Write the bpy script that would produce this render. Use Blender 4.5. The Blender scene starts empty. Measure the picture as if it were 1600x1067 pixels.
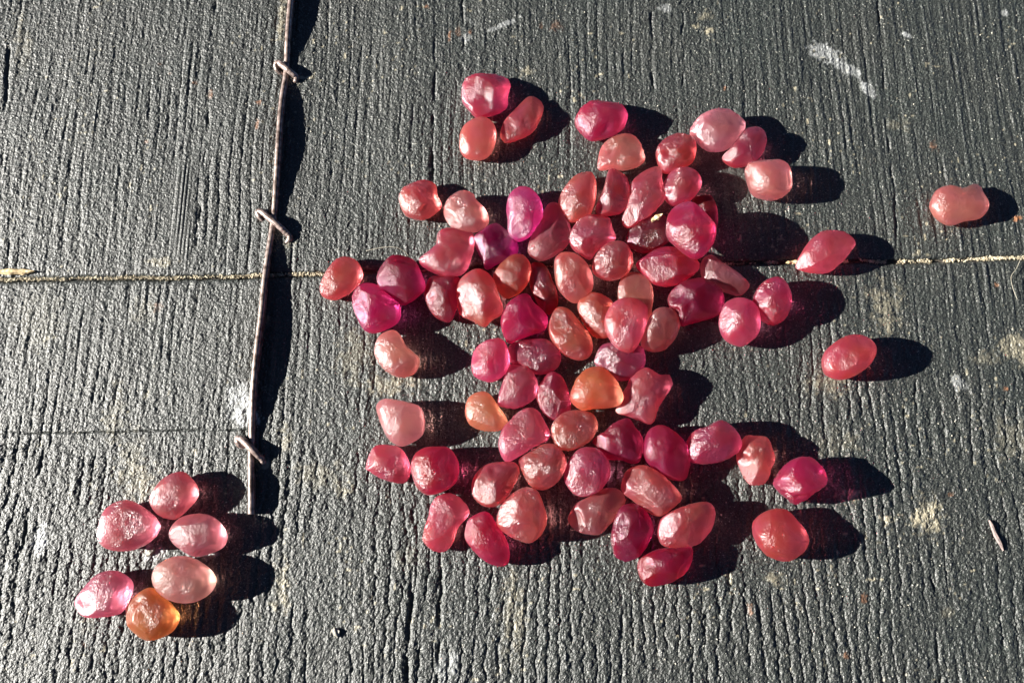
import bpy, bmesh, math, random
import numpy as np
from mathutils import Vector, Matrix, noise as mnoise

# ------------------------------------------------------------------ camera, light, exposure
S = 1e-4                      # one working unit = 0.1 mm
FPX, DIST, TILT = 1300.0, 1300.0, math.radians(14.0)
SUN_EL, SUN_AZ = math.radians(22.0), math.radians(2.0)     # light travels towards +x, slightly towards +y
scene = bpy.context.scene
C = scene.collection

cam_d = bpy.data.cameras.new('camera')
cam = bpy.data.objects.new('camera', cam_d); C.objects.link(cam)
cam_d.sensor_width = 36.0
cam_d.lens = 36.0 * FPX / 1600.0
cam_d.clip_start = 0.005; cam_d.clip_end = 20.0
cam.location = (0, -DIST * math.sin(TILT) * S, DIST * math.cos(TILT) * S)
cam.rotation_euler = (TILT, 0, 0)
scene.camera = cam

world = bpy.data.worlds.new('World'); scene.world = world; world.use_nodes = True
wn = world.node_tree.nodes; wl = world.node_tree.links
bg = wn['Background']; bg.inputs['Strength'].default_value = 0.05
sky = wn.new('ShaderNodeTexSky'); sky.sky_type = 'NISHITA'; sky.sun_disc = False
sky.air_density = 0.15; sky.dust_density = 0.1; sky.altitude = 1500.0
sky.sun_elevation = SUN_EL; sky.sun_rotation = math.radians(-90) + SUN_AZ
wl.new(sky.outputs['Color'], bg.inputs['Color'])

sun_d = bpy.data.lights.new('sun', 'SUN'); sun_d.energy = 5.0; sun_d.angle = math.radians(0.5)
sun_d.color = (1.0, 0.95, 0.88)
sun = bpy.data.objects.new('sun', sun_d); C.objects.link(sun)
sdir = Vector((math.cos(SUN_EL) * math.cos(SUN_AZ), math.cos(SUN_EL) * math.sin(SUN_AZ), -math.sin(SUN_EL)))
sun.rotation_euler = sdir.to_track_quat('-Z', 'Y').to_euler()
sun.location = (-0.3, 0, 0.3)

vs = scene.view_settings
vs.view_transform = 'Standard'; vs.look = 'None'; vs.exposure = 2.2; vs.gamma = 1.0
vs.use_curve_mapping = False
cy = scene.cycles
cy.use_denoising = True
cy.max_bounces = 10; cy.transmission_bounces = 8; cy.diffuse_bounces = 4; cy.glossy_bounces = 4
cy.sample_clamp_indirect = 80.0
cy.caustics_refractive = True; cy.caustics_reflective = False
cy.blur_glossy = 0.0

# ------------------------------------------------------------------ helpers
ct, st = math.cos(TILT), math.sin(TILT)
def G(px, py, z=0.0):
    """point (working units) on the level z that the picture point px,py of the 1600x1067 frame shows"""
    dx, dy, dz = (px - 800.0) / FPX, -(py - 533.5) / FPX, -1.0
    wx, wy, wz = dx, dy * ct - dz * st, dy * st + dz * ct
    cx, cyy, cz = 0.0, -DIST * st, DIST * ct
    t = (z - cz) / wz
    return (cx + wx * t, cyy + wy * t)

def srgb(r, g, b):
    f = lambda c: (c / 12.92) if c <= 0.04045 else ((c + 0.055) / 1.055) ** 2.4
    return (f(r / 255), f(g / 255), f(b / 255))

_tab = np.random.RandomState(7).rand(512, 512) * 2 - 1
def vn(x, y, seed=0):
    """smooth value noise, -1..1, on arrays"""
    xi = np.floor(x).astype(np.int64); yi = np.floor(y).astype(np.int64)
    fx = x - xi; fy = y - yi
    fx = fx * fx * fx * (fx * (fx * 6 - 15) + 10); fy = fy * fy * fy * (fy * (fy * 6 - 15) + 10)
    xi = xi + seed * 37; yi = yi + seed * 91
    a = _tab[xi & 511, yi & 511]; b = _tab[(xi + 1) & 511, yi & 511]
    c = _tab[xi & 511, (yi + 1) & 511]; d = _tab[(xi + 1) & 511, (yi + 1) & 511]
    return (a * (1 - fx) + b * fx) * (1 - fy) + (c * (1 - fx) + d * fx) * fy
def fbm(x, y, o=3, seed=0):
    r = 0; a = 1.0; t = 0
    for i in range(o):
        r = r + a * vn(x * 2 ** i + i * 17.3, y * 2 ** i + i * 9.7, seed + i); t += a; a *= 0.55
    return r / t
def cells(x, y, seed=0):
    """distance to the nearest jittered point (crumb centres) and a random value per crumb"""
    xi = np.floor(x).astype(np.int64); yi = np.floor(y).astype(np.int64)
    best = np.full(x.shape, 9.0); val = np.zeros(x.shape)
    for i in (-1, 0, 1):
        for j in (-1, 0, 1):
            a = (xi + i + seed * 31); b = (yi + j + seed * 57)
            jx = _tab[a & 511, b & 511] * .42 + .5; jy = _tab[(a + 211) & 511, (b + 97) & 511] * .42 + .5
            d = (x - xi - i - jx) ** 2 + (y - yi - j - jy) ** 2
            m = d < best; best[m] = d[m]; val[m] = _tab[(a + 77) & 511, (b + 301) & 511][m]
    return np.sqrt(best), val
def sstep(a, b, x):
    t = np.clip((x - a) / (b - a), 0, 1); return t * t * (3 - 2 * t)

def new_mat(name):
    m = bpy.data.materials.new(name); m.use_nodes = True
    nt = m.node_tree; return m, nt, nt.nodes['Principled BSDF']

def add_mesh(name, verts, faces, mat, parent=None, smooth=True):
    me = bpy.data.meshes.new(name)
    me.from_pydata(verts, [], faces)
    me.polygons.foreach_set('use_smooth', [smooth] * len(me.polygons))
    me.materials.append(mat); me.update()
    o = bpy.data.objects.new(name, me); C.objects.link(o)
    if parent: o.parent = parent
    return o

def tag(o, label, cat, group=None):
    o['label'] = label; o['category'] = cat
    if group: o['group'] = group
    return o

# ------------------------------------------------------------------ materials
def wood_material():
    m, nt, b = new_mat('black_weathered_wood'); N = nt.nodes; L = nt.links
    tc = N.new('ShaderNodeTexCoord')
    mp = N.new('ShaderNodeMapping'); mp.inputs['Scale'].default_value = (1 / S, 1 / S, 1 / S)
    L.new(tc.outputs['Object'], mp.inputs['Vector'])
    def noise(scale, det, rough=0.6, vec=None):
        n = N.new('ShaderNodeTexNoise'); n.inputs['Scale'].default_value = scale
        n.inputs['Detail'].default_value = det; n.inputs['Roughness'].default_value = rough
        L.new(vec or mp.outputs['Vector'], n.inputs['Vector']); return n
    def ramp(src, stops):
        r = N.new('ShaderNodeValToRGB'); e = r.color_ramp.elements
        e[0].position, e[0].color = stops[0][0], (*stops[0][1], 1)
        e[1].position, e[1].color = stops[-1][0], (*stops[-1][1], 1)
        for p, c in stops[1:-1]:
            k = e.new(p); k.color = (*c, 1)
        L.new(src, r.inputs['Fac']); return r
    def mix(fac, a, bb):
        x = N.new('ShaderNodeMix'); x.data_type = 'RGBA'
        if isinstance(fac, float): x.inputs['Factor'].default_value = fac
        else: L.new(fac, x.inputs['Factor'])
        for s, i in ((a, 'A'), (bb, 'B')):
            sock = [k for k in x.inputs if k.name == i and k.type == 'RGBA'][0]
            if isinstance(s, tuple): sock.default_value = (*s, 1)
            else: L.new(s, sock)
        return [k for k in x.outputs if k.type == 'RGBA'][0]
    big = noise(0.006, 3)
    fine = noise(0.42, 2, 0.8)
    base = ramp(fine.outputs['Fac'], [(0.30, (0.003, 0.0037, 0.0034)), (0.50, (0.0125, 0.0143, 0.0134)), (0.70, (0.070, 0.075, 0.069))])
    tint = ramp(big.outputs['Fac'], [(0.35, (0.90, 1.0, 0.95)), (0.65, (1.04, 1.06, 1.0))])
    mul = N.new('ShaderNodeMix'); mul.data_type = 'RGBA'; mul.blend_type = 'MULTIPLY'; mul.inputs['Factor'].default_value = 1.0
    cs = [k for k in mul.inputs if k.type == 'RGBA']
    L.new(base.outputs['Color'], cs[0]); L.new(tint.outputs['Color'], cs[1])
    col = [k for k in mul.outputs if k.type == 'RGBA'][0]
    # pale specks caught in the grain
    sp = noise(0.33, 1, 0.5)
    spk = ramp(sp.outputs['Fac'], [(0.70, (0, 0, 0)), (0.76, (1, 1, 1))])
    col = mix(spk.outputs['Color'], col, (0.30, 0.30, 0.26))
    at = N.new('ShaderNodeAttribute'); at.attribute_name = 'stain'
    se = N.new('ShaderNodeSeparateColor'); L.new(at.outputs['Color'], se.inputs['Color'])
    col = mix(se.outputs['Red'], col, (0.40, 0.36, 0.25))
    col = mix(se.outputs['Green'], col, (0.52, 0.54, 0.54))
    col = mix(se.outputs['Blue'], col, (0.36, 0.15, 0.06))
    L.new(col, b.inputs['Base Color'])
    rr = N.new('ShaderNodeMapRange'); L.new(fine.outputs['Fac'], rr.inputs['Value'])
    rr.inputs['From Min'].default_value = 0.3; rr.inputs['From Max'].default_value = 0.7
    rr.inputs['To Min'].default_value = 0.60; rr.inputs['To Max'].default_value = 0.42
    L.new(rr.outputs['Result'], b.inputs['Roughness'])
    b.inputs['Specular IOR Level'].default_value = 0.68; b.inputs['IOR'].default_value = 1.5
    mic = noise(0.34, 2, 0.7)
    bp = N.new('ShaderNodeBump'); bp.inputs['Strength'].default_value = 1.0; bp.inputs['Distance'].default_value = 1.5 * S
    L.new(mic.outputs['Fac'], bp.inputs['Height']); L.new(bp.outputs['Normal'], b.inputs['Normal'])
    return m
M_WOOD = wood_material()

def sapphire_material():
    m, nt, b = new_mat('frosted_sapphire'); N = nt.nodes; L = nt.links
    oi = N.new('ShaderNodeObjectInfo')
    tc = N.new('ShaderNodeTexCoord')
    mp = N.new('ShaderNodeMapping'); mp.inputs['Scale'].default_value = (1 / S, 1 / S, 1 / S)
    L.new(tc.outputs['Object'], mp.inputs['Vector'])
    off = N.new('ShaderNodeVectorMath'); off.operation = 'ADD'
    rnd = N.new('ShaderNodeMath'); rnd.operation = 'MULTIPLY'; rnd.inputs[1].default_value = 900.0
    L.new(oi.outputs['Random'], rnd.inputs[0]); L.new(mp.outputs['Vector'], off.inputs[0]); L.new(rnd.outputs[0], off.inputs[1])
    vec = off.outputs['Vector']
    def noise(scale, det, rough=0.55):
        n = N.new('ShaderNodeTexNoise'); n.inputs['Scale'].default_value = scale
        n.inputs['Detail'].default_value = det; n.inputs['Roughness'].default_value = rough
        L.new(vec, n.inputs['Vector']); return n
    zone = noise(0.022, 2)
    hs = N.new('ShaderNodeHueSaturation')
    mr = N.new('ShaderNodeMapRange'); L.new(zone.outputs['Fac'], mr.inputs['Value'])
    mr.inputs['From Min'].default_value = 0.3; mr.inputs['From Max'].default_value = 0.7
    mr.inputs['To Min'].default_value = 0.485; mr.inputs['To Max'].default_value = 0.515
    L.new(mr.outputs['Result'], hs.inputs['Hue']); L.new(oi.outputs['Color'], hs.inputs['Color'])
    def gamma(g):
        gm = N.new('ShaderNodeGamma'); gm.inputs['Gamma'].default_value = g
        L.new(hs.outputs['Color'], gm.inputs['Color']); return gm.outputs['Color']
    patch = noise(0.030, 2)
    def rng_(a, bb, c, d):
        r = N.new('ShaderNodeMapRange'); L.new(patch.outputs['Fac'], r.inputs['Value'])
        for k, v in zip(('From Min', 'From Max', 'To Min', 'To Max'), (a, bb, c, d)): r.inputs[k].default_value = v
        return r.outputs['Result']
    # relief of the frosted skin: fine pits on some faces, smoother elsewhere
    w1 = noise(0.42, 3, 0.6); w2 = noise(0.11, 2)
    vo = N.new('ShaderNodeTexVoronoi'); vo.feature = 'F1'; vo.inputs['Scale'].default_value = 0.27
    L.new(vec, vo.inputs['Vector'])
    ad = N.new('ShaderNodeMath'); ad.operation = 'MULTIPLY_ADD'
    L.new(w1.outputs['Fac'], ad.inputs[0]); ad.inputs[1].default_value = 0.8; L.new(w2.outputs['Fac'], ad.inputs[2])
    a2 = N.new('ShaderNodeMath'); a2.operation = 'MULTIPLY_ADD'
    L.new(vo.outputs['Distance'], a2.inputs[0]); a2.inputs[1].default_value = 0.25; L.new(ad.outputs[0], a2.inputs[2])
    def bump(st0, st1, dist):
        bp = N.new('ShaderNodeBump'); bp.inputs['Distance'].default_value = dist * S
        L.new(rng_(.40, .58, st0, st1), bp.inputs['Strength']); L.new(a2.outputs[0], bp.inputs['Height']); return bp.outputs['Normal']
    # the crystal: rough glass
    gl = N.new('ShaderNodeBsdfGlass'); gl.distribution = 'GGX'
    gl.inputs['IOR'].default_value = 1.62; L.new(gamma(0.25), gl.inputs['Color'])
    cr = N.new('ShaderNodeMapRange'); L.new(oi.outputs['Alpha'], cr.inputs['Value'])
    cr.inputs['To Min'].default_value = 0.45; cr.inputs['To Max'].default_value = 0.30
    L.new(cr.outputs['Result'], gl.inputs['Roughness'])
    # its milky, frosted share
    L.new(gamma(0.85), b.inputs['Base Color'])
    L.new(rng_(.42, .60, .46, .30), b.inputs['Roughness'])
    b.inputs['IOR'].default_value = 1.76; b.inputs['Specular IOR Level'].default_value = 0.8
    skin = bump(.34, .85, 2.9); L.new(skin, b.inputs['Normal'])
    tr = N.new('ShaderNodeBsdfTranslucent'); tg = gamma(0.72); L.new(tg, tr.inputs['Color'])
    ga = N.new('ShaderNodeMapRange'); L.new(oi.outputs['Alpha'], ga.inputs['Value'])
    ga.inputs['To Min'].default_value = 0.78; ga.inputs['To Max'].default_value = 0.60; L.new(ga.outputs['Result'], tg.node.inputs['Gamma'])
    geo = N.new('ShaderNodeNewGeometry')
    tw = N.new('ShaderNodeMapRange'); L.new(geo.outputs['Backfacing'], tw.inputs['Value'])   # the skin scatters outwards, the inside stays clear
    def by_alpha(a, bb):
        r = N.new('ShaderNodeMapRange'); L.new(oi.outputs['Alpha'], r.inputs['Value'])
        r.inputs['To Min'].default_value = a; r.inputs['To Max'].default_value = bb; return r.outputs['Result']
    tv = N.new('ShaderNodeMath'); tv.operation = 'MULTIPLY_ADD'; L.new(oi.outputs['Random'], tv.inputs[0]); tv.inputs[1].default_value = -0.22; L.new(by_alpha(.62, .84), tv.inputs[2])
    L.new(tv.outputs[0], tw.inputs['To Min']); L.new(by_alpha(.42, .28), tw.inputs['To Max'])
    m1 = N.new('ShaderNodeMixShader'); L.new(tw.outputs['Result'], m1.inputs[0])
    L.new(gl.outputs[0], m1.inputs[1]); L.new(tr.outputs[0], m1.inputs[2])
    ms_ = N.new('ShaderNodeMixShader'); ms_.inputs[0].default_value = 0.08
    L.new(m1.outputs[0], ms_.inputs[1]); L.new(b.outputs[0], ms_.inputs[2])
    # frosted skin: bright glints from the fine pits
    gs = N.new('ShaderNodeBsdfGlossy'); gs.inputs['Color'].default_value = (1, 1, 1, 1)
    L.new(rng_(.42, .60, .36, .25), gs.inputs['Roughness']); L.new(skin, gs.inputs['Normal'])
    fr = N.new('ShaderNodeFresnel'); fr.inputs['IOR'].default_value = 1.76
    fo = N.new('ShaderNodeMath'); fo.operation = 'SUBTRACT'; fo.inputs[0].default_value = 1.0; L.new(geo.outputs['Backfacing'], fo.inputs[1])
    fm = N.new('ShaderNodeMath'); fm.operation = 'MULTIPLY'; fw = N.new('ShaderNodeMath'); fw.operation = 'MULTIPLY'; L.new(fr.outputs[0], fw.inputs[0]); L.new(rng_(.40, .58, .15, .85), fw.inputs[1])
    vr = N.new('ShaderNodeMapRange'); L.new(oi.outputs['Random'], vr.inputs['Value']); vr.inputs['To Min'].default_value = 0.35; vr.inputs['To Max'].default_value = 1.3
    fv = N.new('ShaderNodeMath'); fv.operation = 'MULTIPLY'; L.new(fw.outputs[0], fv.inputs[0]); L.new(vr.outputs['Result'], fv.inputs[1]); L.new(fv.outputs[0], fm.inputs[0]); L.new(fo.outputs[0], fm.inputs[1])
    mx = N.new('ShaderNodeMixShader'); L.new(fm.outputs[0], mx.inputs[0])
    L.new(ms_.outputs[0], mx.inputs[1]); L.new(gs.outputs[0], mx.inputs[2])
    L.new(mx.outputs[0], N['Material Output'].inputs['Surface'])
    return m
M_STONE = sapphire_material()

def simple_mat(name, col, rough, metallic=0.0, scale=0.3, var=0.35, bump=1.0, col2=None):
    m, nt, b = new_mat(name); N = nt.nodes; L = nt.links
    tc = N.new('ShaderNodeTexCoord')
    mp = N.new('ShaderNodeMapping'); mp.inputs['Scale'].default_value = (1 / S, 1 / S, 1 / S)
    L.new(tc.outputs['Object'], mp.inputs['Vector'])
    n = N.new('ShaderNodeTexNoise'); n.inputs['Scale'].default_value = scale; n.inputs['Detail'].default_value = 4
    L.new(mp.outputs['Vector'], n.inputs['Vector'])
    r = N.new('ShaderNodeValToRGB'); e = r.color_ramp.elements
    e[0].position = 0.35; e[1].position = 0.68
    e[0].color = (*[c * (1 - var) for c in col], 1); e[1].color = (*(col2 or [min(1, c * (1 + var)) for c in col]), 1)
    L.new(n.outputs['Fac'], r.inputs['Fac']); L.new(r.outputs['Color'], b.inputs['Base Color'])
    b.inputs['Roughness'].default_value = rough; b.inputs['Metallic'].default_value = metallic
    bp = N.new('ShaderNodeBump'); bp.inputs['Strength'].default_value = 0.6; bp.inputs['Distance'].default_value = bump * S
    L.new(n.outputs['Fac'], bp.inputs['Height']); L.new(bp.outputs['Normal'], b.inputs['Normal'])
    return m
M_STEEL = simple_mat('rusted_steel', (0.15, 0.10, 0.08), 0.42, 0.45, 0.10, 0.55, 0.7, (0.36, 0.28, 0.25))
M_SAND = simple_mat('sand', (0.40, 0.32, 0.19), 0.8, 0.0, 0.10, 0.6, 0.6, (0.56, 0.50, 0.36))
M_CHIP = simple_mat('bare_wood_chip', (0.52, 0.36, 0.16), 0.75, 0.0, 0.2, 0.35, 1.0, (0.62, 0.50, 0.30))  # splinters, and the flake that stands in for a golden reflection
M_FIBRE = simple_mat('pale_fibre', (0.30, 0.28, 0.22), 0.6, 0.0, 0.3, 0.2, 0.2)
M_DIRT = simple_mat('dark_gap_dirt', (0.06, 0.05, 0.04), 0.9, 0.0, 0.15, 0.5, 2.0)
M_BARK = simple_mat('grey_pink_bark', (0.16, 0.135, 0.13), 0.8, 0.0, 0.2, 0.5, 1.0, (0.22, 0.16, 0.15))
M_SPECK = simple_mat('grit_speck', (0.42, 0.40, 0.33), 0.7, 0.0, 0.05, 0.4, 0.3)
M_GRIT = simple_mat('pale_grit', (0.20, 0.19, 0.16), 0.7, 0.0, 0.3, 0.3, 0.6)

# ------------------------------------------------------------------ the boards
SEAM = [(-600, 448), (0, 436), (240, 433), (420, 430), (600, 424), (900, 414), (1245, 409), (1400, 408), (1600, 402), (2200, 392)]
_sx = np.array([G(*p)[0] for p in SEAM]); _sy = np.array([G(*p)[1] for p in SEAM])
def seam_y(X): return np.interp(X, _sx, _sy) + 1.2 * vn(X / 40.0, X * 0 + 3.3, 5) + 0.8 * vn(X / 11.0, X * 0 + 1.3, 6)

def blob(X, Y, px, py, rx, ry, rot=0.0, edge=0.45, rag=0.5, sc=14.0, seed=1):
    gx, gy = G(px, py); c, s = math.cos(rot), math.sin(rot)
    u = ((X - gx) * c + (Y - gy) * s) / rx; v = (-(X - gx) * s + (Y - gy) * c) / ry
    near = (np.abs(u) < 3) & (np.abs(v) < 3)
    out = np.zeros_like(X)
    d = np.sqrt(u[near] ** 2 + v[near] ** 2) + rag * fbm(X[near] / sc, Y[near] / sc, 3, seed)
    out[near] = 1 - sstep(1 - edge, 1 + edge * 0.3, d)
    return out

PALE = [  # px, py, rx, ry, strength
    (478, 122, 16, 3, .9), (440, 22, 7, 40, .6), (446, 128, 8, 4, .6), (412, 724, 8, 8, .7), (452, 380, 9, 6, .6), (418, 505, 3, 14, .6), (445, 690, 10, 26, .35),
    (180, 640, 14, 45, .55), (205, 720, 20, 42, .55), (222, 755, 24, 28, .65), (439, 918, 13, 34, 1.0), (60, 500, 40, 60, .12),
    (1449, 806, 26, 24, .75), (1385, 812, 12, 8, .6), (1590, 545, 26, 22, .7), (1384, 475, 26, 36, .32), (1325, 776, 16, 10, .7),
    (605, 600, 34, 16, .55), (640, 595, 20, 12, .4), (1290, 600, 30, 20, .35), (1585, 690, 30, 30, .15), (535, 765, 14, 14, .55), (500, 740, 40, 18, .25),
    (1086, 42, 8, 6, .8), (1107, 47, 9, 9, .85), (1100, 25, 14, 10, .3), (1402, 195, 18, 12, .45), (800, 975, 18, 60, .32), (812, 960, 10, 22, .45),
    (1212, 905, 12, 12, .5), (38, 75, 14, 40, .40), (30, 40, 10, 30, .25), (823, 113, 14, 8, .5), (250, 410, 24, 8, .5), (225, 485, 18, 24, .30),
    (555, 555, 30, 40, .22), (640, 870, 20, 20, .15), (140, 955, 10, 30, .15), (430, 560, 10, 60, .1), (1300, 690, 40, 20, .18), (1480, 955, 14, 8, .25), (1540, 560, 20, 12, .2),
]
WHITE = [
    (375, 628, 22, 34, .85, .25), (388, 655, 18, 14, .9, 0), (1290, 82, 28, 17, 1.0, -.4), (1320, 105, 30, 12, .85, -.75), (1357, 138, 20, 11, .75, -.9),
    (735, 33, 14, 3, .28, -.7), (785, 40, 34, 5, .26, .45), (727, 60, 9, 10, .35, 0), (1040, 14, 12, 8, .2, 0), (62, 845, 10, 26, .6, 0), (325, 866, 14, 8, .5, 0), (240, 862, 22, 12, .55, 0),
    (1500, 600, 12, 12, .22, 0), (1570, 20, 8, 7, .6, 0), (1415, 55, 12, 4, .4, -.4), (280, 200, 16, 60, .10, 0), (700, 1040, 18, 24, .25, 0), (1496, 596, 10, 10, .25, 0),
]
RUST = [
    (1588, 341, 9, 7, .9), (702, 55, 4, 14, .7), (716, 48, 6, 16, .6), (846, 40, 4, 9, .7), (666, 11, 6, 5, .5), (734, 50, 4, 5, .6), (1132, 138, 5, 5, .6), (870, 40, 14, 14, .35),
    (1459, 230, 8, 12, .45), (328, 148, 6, 10, .75), (304, 130, 6, 4, .6), (403, 160, 7, 6, .6), (402, 195, 4, 10, .6), (229, 222, 5, 4, .7), (1171, 950, 5, 12, .6), (1322, 1024, 8, 6, .5), (1350, 935, 7, 9, .4),
    (1556, 446, 5, 5, .7), (1571, 608, 4, 5, .7), (247, 480, 8, 10, .5), (1485, 772, 5, 5, .6), (250, 100, 6, 3, .6), (265, 115, 5, 3, .6), (132, 1007, 3, 6, .6),
]

def board_height(X, Y):
    """relief of the sawn, weathered face"""
    low = sstep(60, -260, Y + 0.12 * (-X))            # coarser, crumbling towards the near left
    right = sstep(100, 900, X) * sstep(-120, 120, Y)
    cm = 0.55 + 0.42 * low - 0.30 * right + 0.22 * vn(X / 170, Y / 200, 11)
    warp = 7 * vn(X / 75, Y / 160, 1) + 1.6 * vn(X / 17, Y / 19, 2) * (0.55 + low) + 1.9 * vn(X / 6, Y / 6, 3) * (0.4 + 0.8 * low)
    ph = (X + warp + 10 * vn(X / 120, Y / 420, 4)) / 18.0
    s = np.sin(2 * math.pi * ph)
    gate = sstep(-0.25, 0.55, vn(X / 45, Y / 70, 8) + 0.5 * low)
    groove = np.clip(-s - 0.72, 0, 1) / 0.28
    H = cm * 0.75 * s * (0.25 + 0.75 * gate)
    H -= cm * groove * ((2.0 + 0.5 * low) * gate) * (0.55 + 0.45 * sstep(-0.3, 0.3, vn(X / 9, Y / 13, 9)))
    H += (1.0 - 0.3 * low + 0.7 * right) * fbm((X + 0.4 * warp) / 5.5, Y / 95.0, 2, 12)      # saw lines
    H += (0.7 + 0.5 * low) * fbm(X / 8.0, Y / 11.0, 2, 21) * (1 - 0.35 * right)
    wx, wy = X + 1.6 * vn(X / 4, Y / 4, 61), Y + 1.6 * vn(X / 4, Y / 4, 62)
    d1, v1 = cells(wx / 5.0, wy / 6.4, 3); d2, v2 = cells(X / 3.0, Y / 3.1, 4)
    crumb = np.sqrt(np.clip(1 - (d1 / .85) ** 2, 0, 1)) * (0.75 + 0.5 * v1)
    H += (0.9 + 0.65 * low) * (crumb - 0.5) * (1 - 0.5 * right)
    H += (1.15 + 0.3 * low) * (np.sqrt(np.clip(1 - (d2 / .9) ** 2, 0, 1)) * (0.7 + 0.6 * v2) - 0.5)
    H += 2.0 * vn(X / 90, Y / 120, 40)
    H = H * (0.72 - 0.12 * low)
    # a few long dark cracks along the saw marks
    for (ax, ay, bx, by, w, d) in ((340, -40, 322, 230, 3.2, 6), (322, 230, 306, 400, 2.6, 5), (680, -40, 676, 330, 2.6, 5), (724, -40, 722, 130, 2.2, 4.5), (1017, -40, 1022, 175, 2.4, 5.5),
                                   (1066, -40, 1068, 150, 1.8, 4), (1370, -40, 1382, 150, 2.2, 5), (1384, 180, 1398, 300, 2.4, 4.5), (1398, 300, 1403, 400, 2.6, 4.5), (646, 780, 636, 1100, 3.4, 7), (690, 880, 684, 1100, 3, 6),
                                   (1455, 880, 1475, 1110, 2.6, 5.5), (1430, 590, 1437, 690, 2.2, 5), (795, 930, 786, 1040, 2.2, 4), (14, 60, 0, 300, 3.2, 6), (70, 690, 24, 900, 2.6, 5), (1590, -20, 1590, 40, 1.6, 3)):
        x0, y0 = G(ax, ay); x1, y1 = G(bx, by)
        t = np.clip((Y - y0) / (y1 - y0), -0.02, 1.02)
        inside = (Y <= y0) & (Y >= y1)
        cx = x0 + (x1 - x0) * t + 1.8 * vn(Y / 22, Y * 0 + ax, 3) + 0.8 * vn(Y / 6, Y * 0 + ax, 4)
        fade = sstep(0, 0.12, t) * (1 - sstep(0.88, 1, t)) * np.clip(0.5 + 0.9 * vn(Y / 24, Y * 0 + ax, 6), 0, 1.1)
        H -= np.where(inside, 0.62 * d * fade * np.exp(-((X - cx) / w) ** 2), 0)
    # the polished scrape left of the steel strip
    gx, gy = G(283, 340)
    pol = np.exp(-((X - gx + 0.07 * (Y - gy)) / 17) ** 2) * sstep(-90, -55, Y - gy) * (1 - sstep(70, 120, Y - gy))
    H = H * (1 - 0.8 * pol) + pol * (1.1 * vn(X / 3.0, Y / 260, 51) + 0.6)
    return H, pol

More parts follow.
